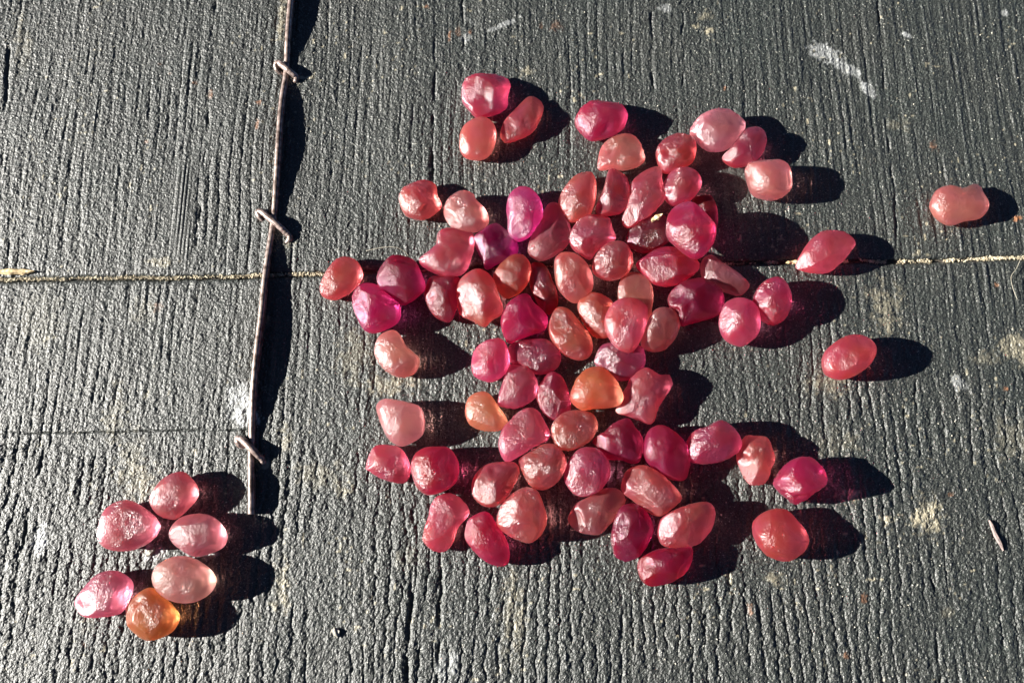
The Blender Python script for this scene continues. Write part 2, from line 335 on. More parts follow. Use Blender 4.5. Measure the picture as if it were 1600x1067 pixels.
def make_plank(name, sgn, seed):
    fx = np.arange(-1010, 1010.1, 1.6)
    g = 3.5 * 1.13 ** np.arange(34); g = np.cumsum(g); g = g[g < 900]
    xs = np.concatenate([(-1010 - g)[::-1], fx, 1010 + g])
    far = 1400.0
    if sgn > 0: fy = np.arange(0, 560, 1.65)
    else: fy = np.arange(0, 640, 1.65)
    e = np.array([0, 0.5, 1.1])
    gy = np.cumsum(3.5 * 1.13 ** np.arange(34)); gy = gy[gy < 800]
    ys = np.concatenate([e, fy[1:] + 0.2, fy[-1] + gy])
    XX, DD = np.meshgrid(xs, ys)
    sy = seam_y(xs)[None, :]
    gap = 2.6
    YY = sy + sgn * (gap + DD)
    X = XX.ravel(); Y = YY.ravel(); D = DD.ravel()
    H, pol = board_height(X, Y)
    # worn edge towards the gap, and the thin horizontal check in the near plank
    H -= 5.0 * np.exp(-D / 2.0) + 1.5 * np.exp(-D / 7.0)
    if sgn < 0:
        xa, ya = G(-300, 684); xb, yb = G(412, 669)
        cyl = ya + (yb - ya) * (X - xa) / (xb - xa) + 1.3 * vn(X / 25, X * 0 + 9, 3)
        H -= np.where(X < xb, 2.6 * np.exp(-((Y - cyl) / 1.1) ** 2) * (0.5 + 0.5 * sstep(-0.5, 0.2, vn(X / 30, X * 0, 71))), 0)
    st_ = np.zeros((len(X), 4), dtype=np.float32); st_[:, 3] = pol
    for i, (px, py, rx, ry, k) in enumerate(PALE):
        st_[:, 0] = np.maximum(st_[:, 0], 0.75 * k * blob(X, Y, px, py, rx, ry, 0, .6, 1.1, 7, 60 + i))
    for i, (px, py, rx, ry, k, rot) in enumerate(WHITE):
        st_[:, 1] = np.maximum(st_[:, 1], 1.0 * k * blob(X, Y, px, py, rx, ry, rot, .3, .6, 7, 120 + i))
    for i, (px, py, rx, ry, k) in enumerate(RUST):
        st_[:, 2] = np.maximum(st_[:, 2], 0.65 * k * blob(X, Y, px, py, rx * .8, ry * .8, 0, .5, .9, 4, 180 + i))
    # stains sit on the raised grain more than in the grooves
    wear = 0.25 + 0.75 * sstep(-1.2, 0.9, H)
    st_[:, :3] *= wear[:, None]
    # sparse pale flecks
    fl = sstep(0.80, 0.92, vn(X / 5.5, Y / 6.5, 77)) * sstep(0.1, 0.5, vn(X / 60, Y / 60, 78)) * 0.5
    st_[:, 0] = np.maximum(st_[:, 0], fl)
    ny, nx = DD.shape
    co = np.stack([X, Y, H], 1)
    idx = np.arange(nx * ny).reshape(ny, nx)
    a, b, c, d = idx[:-1, :-1], idx[:-1, 1:], idx[1:, 1:], idx[1:, :-1]
    q = np.stack([a, b, c, d] if sgn > 0 else [d, c, b, a], -1).reshape(-1, 4)
    # skirt: the side faces and underside of the plank
    rim = np.concatenate([idx[0, :], idx[1:, -1], idx[-1, -2::-1], idx[-2:0:-1, 0]])
    n0 = len(co); nb = len(rim)
    low = co[rim].copy(); low[:, 2] = -180
    co = np.concatenate([co, low])
    r2 = np.roll(rim, -1); l1 = n0 + np.arange(nb); l2 = np.roll(l1, -1)
    sk = np.stack([rim, l1, l2, r2] if sgn > 0 else [r2, l2, l1, rim], -1)
    faces = np.concatenate([q, sk])
    me = bpy.data.meshes.new(name)
    me.vertices.add(len(co)); me.vertices.foreach_set('co', (co * S).astype(np.float32).ravel())
    me.loops.add(faces.size); me.loops.foreach_set('vertex_index', faces.astype(np.int32).ravel())
    me.polygons.add(len(faces))
    me.polygons.foreach_set('loop_start', np.arange(0, faces.size, 4, dtype=np.int32))
    me.polygons.foreach_set('use_smooth', np.zeros(len(faces), bool))
    me.update(calc_edges=True); me.validate()
    at = me.attributes.new('stain', 'FLOAT_COLOR', 'POINT')
    full = np.zeros((len(co), 4), dtype=np.float32); full[:len(st_)] = st_
    at.data.foreach_set('color', full.ravel())
    me.materials.append(M_WOOD)
    o = bpy.data.objects.new(name, me); C.objects.link(o)
    return o

table = bpy.data.objects.new('tabletop', None); C.objects.link(table); table['kind'] = 'structure'
for sgn, seed in ((1, 1), (-1, 2)):
    p = make_plank('plank', sgn, seed); p.parent = table
    p['label'] = 'far black plank above the sandy gap' if sgn > 0 else 'near black plank below the sandy gap'

def strip_box(name, x0, x1, w, z0, z1, mat):
    xs = np.linspace(x0, x1, 60); yc = seam_y(xs)
    v, f = [], []
    for i, (x, y) in enumerate(zip(xs, yc)):
        for (dy, z) in ((-w, z0), (w, z0), (w, z1), (-w, z1)): v.append((x * S, (y + dy) * S, z * S))
    for i in range(59):
        a = i * 4; b = a + 4
        for k in range(4): f.append((a + k, a + (k + 1) % 4, b + (k + 1) % 4, b + k))
    f.append((3, 2, 1, 0)); n = 59 * 4; f.append((n, n + 1, n + 2, n + 3))
    return add_mesh(name, v, f, mat, None, False)
gapdirt = strip_box('packed_dirt', -1850, 1850, 2.4, -60, -7, M_DIRT); gapdirt.parent = table

# sand grains caught in the gap between the planks
def grains(name, n, rng, place, rad, mat):
    bm = bmesh.new(); bmesh.ops.create_icosphere(bm, subdivisions=1, radius=1)
    base = np.array([v.co[:] for v in bm.verts]); tri = [[v.index for v in f.verts] for f in bm.faces]; bm.free()
    V, F = [], []
    for i in range(n):
        x, y, z = place(rng); r = rad(rng)
        sc = np.array([rng.uniform(.8, 1.6), rng.uniform(.6, 1.1), rng.uniform(.6, 1)]) * r
        a = rng.uniform(0, 6.28); R = np.array([[math.cos(a), -math.sin(a), 0], [math.sin(a), math.cos(a), 0], [0, 0, 1]])
        p = (base * (1 + 0.25 * np.array([rng.uniform(-1, 1) for _ in base]))[:, None] * sc) @ R.T + np.array([x, y, z])
        k = len(V); V += [tuple(q * S) for q in p]; F += [[t + k for t in tr] for tr in tri]
    return add_mesh(name, V, F, mat, None, False)
rng = random.Random(11)
def sp(r):
    while True:
        px = r.choice([r.uniform(-60, 520), r.uniform(1190, 1700), r.uniform(-60, 1700)])
        X, Y = G(px, 430); dens = 0.35 + 0.9 * float(vn(np.array([X / 19.0]), np.array([2.0]), 9)[0])
        if r.random() < dens + (0.35 if px < 520 else 0.0): break
    Y = float(seam_y(np.array([X]))[0]) + r.gauss(0, 1.3)
    return X, Y, (-2.2 if px < 520 else -3.0) + r.uniform(-1.5, 1.6)
sand = grains('sand', 4200, rng, sp, lambda r: r.choice((r.uniform(.5, 1.0), r.uniform(.8, 1.7))), M_SAND)
sand['kind'] = 'stuff'; sand['label'] = 'yellowish sand grains packed in the gap between the planks'; sand['category'] = 'sand'

# ------------------------------------------------------------------ the steel strip and its wire ties
def catmull(pts, n):
    P = [np.array(p, float) for p in pts]; P = [2 * P[0] - P[1]] + P + [2 * P[-1] - P[-2]]
    out = []
    for i in range(1, len(P) - 2):
        for k in range(n):
            t = k / n
            out.append(0.5 * ((2 * P[i]) + (-P[i - 1] + P[i + 1]) * t + (2 * P[i - 1] - 5 * P[i] + 4 * P[i + 1] - P[i + 2]) * t ** 2 + (-P[i - 1] + 3 * P[i] - 3 * P[i + 1] + P[i + 2]) * t ** 3))
    out.append(P[-2]); return np.array(out)

# px, py, height of its upper edge
STRIP = [(462, -110, 14), (459, -60, 30), (453, 0, 31), (449, 50, 22), (447, 98, 8), (445, 122, 8), (440, 150, 20), (436, 190, 27), (433, 240, 26), (430, 290, 16), (427, 335, 8),
         (423, 365, 9), (418, 395, 18), (412, 440, 27), (406, 500, 33), (400, 545, 34), (395, 600, 28), (393, 640, 18), (392, 680, 8), (391, 708, 8), (391, 735, 18), (391, 765, 25), (391, 785, 23), (391, 803, 13)]
STRIP = [(a, b, 8 + (z - 8) * 0.42) for a, b, z in STRIP]
pts = [(*G(a, b, z), z) for a, b, z in STRIP]
cl = catmull(pts, 12)
def strip_mesh(cl, r):
    V, F = [], []; n = len(cl)
    prof = [(-0.55, None), (-0.8, -1.2)] + [(-math.cos(math.pi * k / 8), math.sin(math.pi * k / 8)) for k in range(9)] + [(0.8, -1.2), (0.55, None)]
    for i in range(n):
        t = cl[min(n - 1, i + 1)] - cl[max(0, i - 1)]; t[2] = 0; t /= np.linalg.norm(t)
        side = np.array([-t[1], t[0], 0]) * -1 if t[1] > 0 else np.array([-t[1], t[0], 0])
        side = np.array([abs(side[0]), side[1] * (1 if side[0] > 0 else -1), 0])
        rr = r * (1 + 0.04 * mnoise.noise((i * 0.06, 3.1, 0.4)))
        for (a, b) in prof:
            z = (cl[i][2] - rr + b * rr) if b is not None else -4.0
            wob = 0.0 * mnoise.noise((i * 0.35, a * 3, b or -9))
            V.append(tuple((cl[i] * np.array([1, 1, 0]) + side * (a * rr + wob) + np.array([0, 0, z])) * S))
    m = len(prof)
    for i in range(n - 1):
        for k in range(m - 1):
            F.append((i * m + k, i * m + k + 1, (i + 1) * m + k + 1, (i + 1) * m + k))
        F.append((i * m + m - 1, i * m, (i + 1) * m, (i + 1) * m + m - 1))
    F.append(tuple(range(m))); F.append(tuple(reversed([(n - 1) * m + k for k in range(m)])))
    return V, F
V, F = strip_mesh(cl, 4.9)
ms = add_mesh('steel_strip', V, F, M_STEEL)
bm = bmesh.new(); bm.from_mesh(ms.data); bmesh.ops.recalc_face_normals(bm, faces=bm.faces); bm.to_mesh(ms.data); bm.free()
tag(ms, 'thin bowed dark brown steel strip standing on edge, running down the left of the boards', 'metal strip')

def tube(name, pts, rad, mat, n=10, sides=10, seed=0):
    c = catmull(pts, n); V, F = [], []
    up = np.array([0.1, 0.2, 1.0])
    for i, p in enumerate(c):
        t = c[min(len(c) - 1, i + 1)] - c[max(0, i - 1)]; t = t / np.linalg.norm(t)
        s = np.cross(t, up); s /= np.linalg.norm(s); u = np.cross(s, t)
        f = i / (len(c) - 1); r = rad(f) * (1 + 0.12 * mnoise.noise((i * 0.3, seed, 1.7)))
        for k in range(sides):
            a = 2 * math.pi * k / sides; V.append(tuple((p + r * (math.cos(a) * s + math.sin(a) * u)) * S))
    for i in range(len(c) - 1):
        for k in range(sides):
            F.append((i * sides + k, i * sides + (k + 1) % sides, (i + 1) * sides + (k + 1) % sides, (i + 1) * sides + k))
    F.append(tuple(reversed(range(sides)))); F.append(tuple((len(c) - 1) * sides + k for k in range(sides)))
    return add_mesh(name, V, F, mat)
TIES = [([(441, 116, -4), (434, 110, 3), (431, 102, 5), (435, 98, 7), (441, 102, 10.5), (449, 108, 12.5), (457, 115, 9), (463, 121, 4), (462, 127, 2), (456, 128, -4)], 'short wire tie over the steel strip near the top edge of the picture'),
        ([(412, 344, -4), (405, 338, 3), (403, 331, 4), (409, 331, 6), (417, 338, 10), (427, 345, 13), (438, 355, 10), (447, 364, 5), (453, 371, 3), (449, 378, -1), (443, 376, -4)], 'dirty wire tie over the steel strip just above the sandy gap'),
        ([(380, 699, -4), (373, 693, 3), (371, 686, 5), (376, 685, 7), (384, 692, 11), (392, 700, 13), (401, 709, 10), (408, 716, 4), (411, 722, 1), (407, 727, -4)], 'lowest wire tie, holding the strip near its cut end')]
for i, (pp, lab) in enumerate(TIES):
    t = tube('wire_tie', [(*G(a, b, max(z, 0)), z if z < 0 else z * 0.85) for a, b, z in pp], lambda f: 5.4 - 1.6 * abs(2 * f - 1) ** 2, M_STEEL, seed=i * 7.7)
    tag(t, lab, 'wire tie', 'wire ties over the steel strip')

# ------------------------------------------------------------------ the stones
ZO = {'A': (680, 90, 3.9975), 'B': (1000, 150, 3.9975), 'C': (480, 260, 3.9975), 'D': (800, 240, 3.9975), 'E': (560, 480, 3.9975), 'F': (880, 420, 3.9975),
      'G': (560, 640, 3.9975), 'H': (880, 650, 3.6364), 'L': (80, 700, 2.9075), 'R': (1180, 260, 2.9643)}
#  frame, outline, colour as seen (sRGB), height factor, lift, angularity, label
ST = [
 ('A', [165,250,185,140,330,95,420,95,468,150,455,240,435,320,280,372,215,330,180,290], (198,52,92), .80, 0, .8, 'angular raspberry stone at the very top of the main spread'),
 ('A', [405,480,430,400,490,330,580,250,650,255,683,300,650,400,590,480,450,532,420,515], (214,83,79), .72, 0, .5, 'elongated orange-red stone slanting beside the round peach one, top of the spread'),
 ('A', [150,540,170,450,240,390,310,375,370,420,382,500,350,590,290,632,200,625,160,590], (236,125,108), .80, 0, .1, 'smooth round peach stone below the topmost raspberry stone'),
 ('A', [872,395,920,310,1010,255,1100,250,1165,290,1203,350,1180,430,1110,480,980,512,910,460], (186,44,86), .85, 0, .6, 'magenta lozenge-shaped stone alone above the pale salmon one at the top'),
 ('A', [1020,690,1025,590,1080,510,1200,477,1270,520,1305,600,1300,655,1200,695,1100,690], (244,140,118), .72, 0, .6, 'pale salmon stone with a flat lower edge and bright right rim, near the top'),
 ('B', [100,370,120,300,190,240,280,245,345,285,348,360,320,420,180,478,130,450], (204,62,60), .85, 0, .5, 'red-orange stone with a glowing right corner, right of the pale salmon stone'),
 ('B', [315,215,345,165,440,110,540,88,600,120,655,150,655,210,600,280,545,325,450,335,385,300,350,250], (230,145,140), 0.95, 0, .7, 'pale pink wrinkled stone at the upper right, leaning on a dark rose oval'),
 ('B', [517,375,570,320,640,220,720,197,775,225,787,300,750,380,690,425,600,440,540,415], (172,52,70), 0.98, 0, .2, 'smooth dark rose oval tucked under the pale pink wrinkled stone, upper right'),
 ('B', [665,440,730,395,840,400,920,440,950,520,935,590,870,632,780,630,710,595,680,530], (240,138,124), 1.20, 0, .4, 'glassy mauve-salmon oval with a white-hot right end, below the dark rose oval'),
 ('B', [980,1040,1040,930,1110,860,1190,838,1290,855,1345,920,1310,980,1260,1040,1190,1095,1112,1104,1000,1080], (212,89,97), 0.85, 0, .4, 'pink pear-shaped stone lying on the sandy gap, right of the main spread'),
 ('B', [142,575,165,510,220,455,300,447,365,485,385,550,350,620,290,665,210,680,160,640], (196,66,84), .85, 2, .3, 'round rose stone directly below the red-orange one in the upper right'),
 ('B', [165,820,180,730,220,680,290,657,360,690,430,760,475,830,465,910,420,975,370,1010,320,1000,240,940,180,880], (160,20,54), 0.85, 25, .3, 'big crimson oval with bright right rim, resting on its neighbours at upper right'),
 ('B', [330,650,390,618,440,622,475,680,488,780,470,850,420,870,360,800], (104,16,30), .60, 0, .4, 'small dark garnet stone mostly hidden behind the big crimson oval'),
 ('D', [715,540,725,490,790,430,900,375,960,385,1000,450,1000,530,920,590,830,620,750,590], (96,10,22), .75, 0, .8, 'very dark red stone with a golden chip, left of the big crimson oval'),
 ('D', [290,300,320,220,400,130,480,107,520,150,530,230,505,350,470,400,370,425,320,385], (214,93,84), .80, 2, .4, 'salmon-rose stone at left of the row of three upright stones'),
 ('D', [525,330,570,220,600,110,640,92,700,115,733,190,735,300,680,370,560,390,530,370], (186,60,76), .80, 0, .6, 'crinkled dark rose stone, middle of the row of three upright stones'),
 ('D', [690,400,720,310,735,200,800,120,880,72,930,90,940,170,960,270,900,350,830,410,740,460,695,445], (206,78,88), .70, 2, .7, 'long ridged pink-red stone, right of the row of three upright stones'),
 ('D', [98,585,130,490,180,400,220,320,270,305,320,340,360,430,370,520,330,590,250,645,170,668,110,630], (194,104,104), .72, 0, .4, 'glassy mauve-salmon teardrop right of the bright violet-pink stone'),
 ('D', [362,560,370,480,430,400,520,383,600,390,630,460,650,530,600,560,530,610,490,655,400,610], (206,74,90), .80, 0, .6, 'rose stone with a pitted left face, below the salmon-rose upright stone'),
 ('D', [500,720,520,640,580,570,660,545,720,570,755,640,745,720,680,775,600,790,530,760], (202,85,79), .85, 3, .3, 'rounded dusty red stone with one bright glint, centre of the upper spread'),
 ('D', [775,690,840,630,920,590,1010,582,1090,620,1160,660,1170,720,1110,775,1010,825,900,815,830,760], (196,36,72), .80, 2, .6, 'deep pink stone with a dark wrinkled left half, below the golden-glinting one'),
 ('D', [1177,720,1190,660,1240,635,1310,680,1400,740,1460,790,1485,830,1430,885,1350,870,1260,830,1200,790], (198,102,100), .70, 0, .4, 'dusty pink wedge-shaped stone pointing down right, above the crimson pair'),
 ('D', [265,720,270,660,320,622,400,630,460,680,500,750,508,830,470,890,390,930,310,870,275,800], (214,110,93), .85, 2, .4, 'upright salmon oval with a notch, middle of the spread below the sandy gap'),
 ('D', [105,760,120,690,160,665,220,710,260,790,285,880,285,960,240,1010,180,970,120,850], (152,26,44), .80, 0, .4, 'narrow dark red upright stone left of the salmon oval'),
 ('F', [655,190,690,120,770,75,870,60,960,95,1000,150,1000,250,940,300,820,335,730,350,690,280], (118,12,40), .75, 0, .7, 'large dark berry stone with a bright crimson right edge'),
 ('F', [977,300,1010,215,1080,180,1160,195,1215,250,1232,330,1210,420,1120,480,1030,450,985,380], (216,82,108), .85, 0, .5, 'round pink stone, left of the pair at the right edge of the main spread'),
 ('F', [1190,190,1230,100,1320,53,1385,80,1420,150,1425,230,1390,310,1320,348,1240,310,1195,240], (180,34,64), .90, 0, .3, 'round crimson stone, right of the pair at the right edge of the main spread'),
 ('F', [340,150,370,50,440,20,520,50,560,130,558,230,530,330,450,330,360,250], (214,118,100), 0.55, 0, .2, 'smooth salmon stone half covered by the pink stone lying on top'),
 ('F', [257,330,290,240,360,185,450,182,520,220,530,290,505,400,460,490,410,522,340,500,280,420], (224,97,108), 0.62, 12, .3, 'bright pink stone lying on top of its neighbours in the middle'),
 ('F', [487,440,510,370,560,270,630,243,700,270,732,340,710,420,640,500,560,515,500,490], (216,112,99), 1.0, 0, .3, 'peach-brown oval just right of the pink stone on top'),
 ('F', [88,240,110,180,180,148,250,165,310,210,320,300,310,400,250,432,180,410,120,320], (226,94,75), .75, 0, .4, 'orange stone partly under the left side of the pink stone on top'),
 ('E', [1187,130,1210,40,1250,0,1310,10,1370,70,1440,160,1467,240,1440,310,1370,330,1280,290,1210,210], (232,105,84), .75, 0, .2, 'frosted peach teardrop, broad end down, left of the small orange stone'),
 ('F', [195,560,230,490,290,465,400,480,480,480,515,550,500,630,440,680,340,695,260,640,205,600], (150,34,68), .75, 0, .4, 'berry-pink oval with a dark top, just below the pink stone on top'),
 ('F', [45,790,80,690,140,625,230,605,300,650,370,770,370,830,330,860,200,870,120,880,60,840], (238,136,96), .85, 2, .4, 'large orange stone with a frosted left face, lower middle'),
 ('F', [330,880,400,720,430,670,510,615,600,665,660,660,683,715,660,770,610,850,555,965,470,945,400,920], (212,84,94), .70, 0, .7, 'pink four-cornered concave stone right of the large orange one'),
 ('E', [100,260,130,180,210,143,260,170,300,240,350,285,380,320,365,390,310,430,240,433,160,390,110,320], (250,152,126), .85, 0, 0.05, 'peach bean-shaped stone with a glowing right end, alone at the left of the spread'),
 ('E', [110,612,165,574,250,582,330,600,390,625,413,690,410,770,370,820,280,865,220,850,170,800,130,700], (250,160,142), .90, 0, 0.05, 'large pale pink stone glowing white at right, below the lone peach bean'),
 ('E', [705,340,730,260,800,205,890,195,935,260,945,350,910,420,830,465,740,440,710,400], (218,76,108), .85, 2, .5, 'bright pink round stone with an angular top, left middle of the spread'),
 ('E', [935,260,960,225,1060,200,1160,197,1230,240,1268,300,1250,370,1190,410,1100,415,1010,370,950,340], (178,46,68), .72, 0, .3, 'wide dark rose stone right of the bright pink round one'),
 ('E', [870,590,890,500,930,390,960,350,1040,360,1100,420,1130,510,1100,570,1040,610,970,632,880,615], (194,78,98), .75, 0, .5, 'plum-pink half-moon stone below the wide dark rose one'),
 ('E', [1112,560,1140,470,1190,410,1240,408,1290,460,1320,560,1328,640,1280,690,1220,705,1150,650], (186,44,76), .75, 0, .6, 'upright crinkled crimson stone left of the large orange one'),
 ('E', [665,640,690,560,760,525,820,540,870,610,920,680,930,720,890,765,810,775,720,750,680,710], (246,154,114), .75, 0, .2, 'small yellowish peach stone alone left of the plum-pink half-moon'),
 ('E', [873,850,900,760,960,690,1020,640,1080,625,1130,650,1170,720,1200,780,1180,830,1100,870,1020,920,930,965,890,920], (218,93,106), .75, 0, .5, 'pink oblong stone with a bright spot at right, below the plum-pink half-moon'),
 ('E', [1203,770,1230,700,1300,650,1400,643,1470,670,1497,740,1470,810,1410,860,1320,895,1240,870], (218,104,84), .80, 0, .4, 'salmon-orange stone with a dark dimple, below the large orange one'),
 ('G', [42,360,60,290,110,225,200,220,270,245,310,310,325,370,310,430,270,460,150,435,70,385], (206,76,90), .80, 0, .4, 'rose stone with a pointed left end, at the lower left edge of the spread'),
 ('G', [327,380,345,290,400,240,490,227,570,240,620,310,627,390,590,470,500,520,420,530,360,480], (188,34,66), .88, 0, .2, 'round crimson stone with a glinting left edge, lower left of the spread'),
 ('G', [705,480,730,400,800,340,900,325,980,330,1010,380,980,460,920,560,860,605,780,600,720,550], (204,80,80), .80, 0, .6, 'pitted red stone below the pink oblong one'),
 ('G', [1000,310,1080,260,1150,215,1220,213,1280,270,1300,330,1270,420,1210,480,1140,503,1070,470,1020,380], (196,86,82), .80, 0, .4, 'brownish salmon stone with a dark glassy left face, below the dimpled one'),
 ('G', [1285,430,1310,330,1370,250,1450,230,1530,270,1572,360,1560,440,1500,510,1400,545,1330,510], (196,64,92), .88, 2, .4, 'rose stone with a frosted lilac left half and smooth red right edge'),
 ('G', [400,790,430,680,470,560,560,518,630,545,690,620,680,670,620,740,590,830,540,890,480,885,410,830], (214,93,100), .65, 0, .6, 'tall flat pink stone at the lower left corner of the main spread'),
 ('G', [663,790,680,700,720,660,800,635,860,700,920,800,945,890,930,965,870,978,780,940,700,860], (182,42,80), .80, 0, .4, 'frosted berry stone slanting down right, right of the tall flat pink one'),
 ('G', [862,690,890,600,960,520,1040,483,1110,500,1150,570,1178,680,1150,770,1080,830,1010,820,930,780,880,740], (214,93,82), .85, 0, .3, 'large rounded salmon-red stone right of the frosted berry one, bottom row'),
 ('H', [165,140,230,90,290,40,370,12,410,60,445,110,455,170,440,250,400,270,330,250,250,240,190,170], (150,26,66), .75, 0, .7, 'three-cornered berry stone, left of the three berry stones in a row'),
 ('H', [455,190,480,90,540,50,610,70,680,130,720,200,722,270,700,355,640,365,560,330,480,260], (154,28,62), .80, 0, .4, 'berry teardrop pointing down right, middle of three berry stones in a row'),
 ('H', [705,150,740,90,830,50,890,22,960,60,1005,120,1012,180,960,230,870,265,770,270,720,240], (186,48,86), 1.0, 0, .4, 'wide berry-pink stone with a sparkling left half, right of three in a row'),
 ('H', [988,220,1030,120,1080,112,1170,130,1195,210,1200,260,1170,340,1140,388,1060,385,1010,300], (224,105,95), .75, 0, .7, 'upright six-sided coral stone left of the lone magenta one'),
 ('H', [1208,390,1240,310,1310,245,1410,228,1470,270,1503,335,1480,400,1420,440,1340,500,1290,470], (190,36,88), 1.20, 0, .8, 'lone magenta wrinkled stone with a long pointed shadow, lower right'),
 ('H', [1083,650,1100,580,1180,530,1270,530,1340,590,1390,660,1395,720,1350,790,1270,825,1180,800,1110,730], (198,72,70), .88, 0, .4, 'round brick-red stone alone at the lower right'),
 ('H', [332,390,360,310,430,278,500,290,580,340,650,420,678,465,620,520,550,570,480,540,400,480,345,440], (218,101,92), .75, 2, .4, 'large coral-orange oval pointing down right, below the berry row'),
 ('H', [28,580,70,500,140,460,220,412,310,415,355,470,330,540,270,610,210,670,130,670,60,640], (200,97,86), .75, 0, .5, 'dusty salmon stone with a chipped left end, left of the dark crinkled one'),
 ('H', [272,680,300,560,340,505,410,493,470,530,515,590,510,680,450,780,370,828,300,800,280,750], (130,16,50), .82, 0, .8, 'dark berry stone with a silvery crinkled top, bottom of the spread'),
 ('H', [538,650,560,580,640,530,740,495,820,487,862,530,860,600,820,680,750,735,640,750,570,735,545,700], (206,84,86), 0.95, 0, .4, 'rose-red shell-shaped stone below the large coral-orange oval'),
 ('H', [425,850,450,800,540,755,640,745,720,738,737,780,720,860,680,910,600,950,500,965,445,930], (140,14,46), 0.95, 0, .7, 'lowest stone of the main spread, dark crimson with a white left end'),
 ('C', [572,200,590,150,660,105,770,78,805,110,815,180,840,240,800,290,720,330,630,310,590,270], (210,85,77), .80, 0, .8, 'squarish coral-red stone alone at the upper left of the spread'),
 ('C', [852,270,880,200,960,152,1030,170,1060,215,1120,280,1133,350,1080,395,1000,410,920,390,865,330], (234,132,116), .88, 0, .2, 'salmon stone with a glowing right rim, right of the squarish coral one'),
 ('C', [1245,240,1270,165,1350,118,1430,170,1467,240,1470,310,1430,380,1380,440,1310,462,1260,420,1250,330], (222,66,140), .90, 4, .5, 'bright violet-pink stone with a white glare'),
 ('C', [697,590,750,530,800,480,820,410,890,385,960,400,1030,410,1045,480,1030,560,1000,640,940,680,840,680,750,640], (212,85,97), .80, 2, .4, 'big pink stone with a glassy rippled left side, left of the purple one'),
 ('C', [1040,440,1100,390,1180,360,1240,395,1300,440,1318,520,1290,580,1200,600,1120,640,1090,580,1060,520], (138,12,78), .80, 0, .7, 'deep purple-magenta stone below the bright violet-pink one'),
 ('C', [80,770,100,690,170,590,240,563,310,590,347,660,330,720,270,780,180,830,100,815], (212,89,84), .75, 0, .1, 'smooth coral stone at the left end of the row on the sandy gap'),
 ('C', [435,700,460,620,530,555,610,550,680,600,720,680,738,750,690,810,590,860,500,810,450,760], (132,20,58), .88, 0, .5, 'round purple-berry stone with a silvery left face, on the sandy gap'),
 ('C', [275,820,310,750,370,720,440,740,520,810,580,870,575,950,520,1000,430,1035,360,1025,310,940], (186,38,96), .80, 0, .5, 'magenta stone with a white streak, below the smooth coral one'),
 ('C', [735,780,760,700,830,685,940,690,960,760,940,860,900,960,850,965,780,920,740,840], (140,22,46), .78, 0, .5, 'dark red stone with a pale frosted band, left of the knobbly coral one'),
 ('C', [928,780,960,700,1040,645,1110,650,1160,700,1190,780,1222,870,1210,920,1150,960,1105,1000,1030,960,950,920,930,850], (228,99,87), .80, 0, .5, 'knobbly coral-orange stone with a frosted face, left of centre'),
 ('C', [1160,690,1200,620,1270,560,1340,552,1390,600,1400,660,1370,740,1310,800,1240,820,1190,770], (206,83,65), .80, 2, .3, 'brownish orange oval right of the knobbly coral one'),
 ('C', [1205,950,1240,870,1300,820,1370,790,1420,850,1480,900,1507,950,1480,1020,1400,1050,1320,1080,1260,1100,1225,1050], (196,36,86), .80, 0, .7, 'hot pink stone with a sparkling dark left face and glowing right tip'),
 ('L', [445,240,470,180,520,130,590,105,640,140,667,195,650,240,600,295,550,325,480,300], (212,104,102), 0.7, 0, .2, 'topmost rose stone of the small group at lower left'),
 ('L', [217,380,240,290,290,245,350,235,410,265,470,315,488,355,460,410,380,460,290,465,235,440], (216,108,111), 0.7, 0, .2, 'large dusty pink stone at left of the small group, below its topmost stone'),
 ('L', [537,380,580,320,650,297,720,305,775,350,797,410,770,455,700,485,640,490,560,440], (226,128,126), 0.7, 0, .2, 'pink oval with a white right end in the small group, nearest the strip end'),
 ('L', [457,600,475,540,540,497,620,492,700,535,742,590,725,650,660,695,580,703,500,670], (252,170,146), 0.7, 0, 0.05, 'peach oval glowing white at right in the small group at lower left'),
 ('L', [105,690,150,630,210,570,280,555,340,580,367,620,350,690,310,750,230,768,150,765,110,730], (228,114,127), 0.7, 0, .2, 'leftmost pink stone of the small group at lower left'),
 ('L', [333,740,370,680,440,633,490,660,550,720,577,770,550,830,490,865,420,870,360,825], (234,130,66), 0.7, 0, .2, 'lowest stone of the small group, amber orange'),
 ('R', [813,170,840,110,900,87,962,101,1031,77,1058,122,1086,181,1050,236,979,251,910,270,850,240,820,200], (242,142,118), 0.75, 0, .1, 'flat peach knucklebone-shaped stone alone at the far right'),
 ('R', [318,890,340,840,420,785,500,783,550,820,557,870,520,930,460,970,400,985,340,965,320,930], (208,78,80), 1.10, 0, .1, 'smooth coral-red oval alone at right, below the sandy gap'),
]

CLEAR = {}
for _s in ST:
    if any(w in _s[6] for w in ('glowing', 'white-hot', 'bright right', 'white right', 'bright spot', 'glassy', 'brick-red', 'amber', 'hot pink')): CLEAR[_s[6]] = 1.0
    elif _s[5] < .25: CLEAR[_s[6]] = 0.55

_bm = bmesh.new(); bmesh.ops.create_icosphere(_bm, subdivisions=5, radius=1)
DIRS = np.array([v.co[:] for v in _bm.verts]); TRIS = [[v.index for v in f.verts] for f in _bm.faces]; _bm.free()
TH = np.arctan2(DIRS[:, 1], DIRS[:, 0])

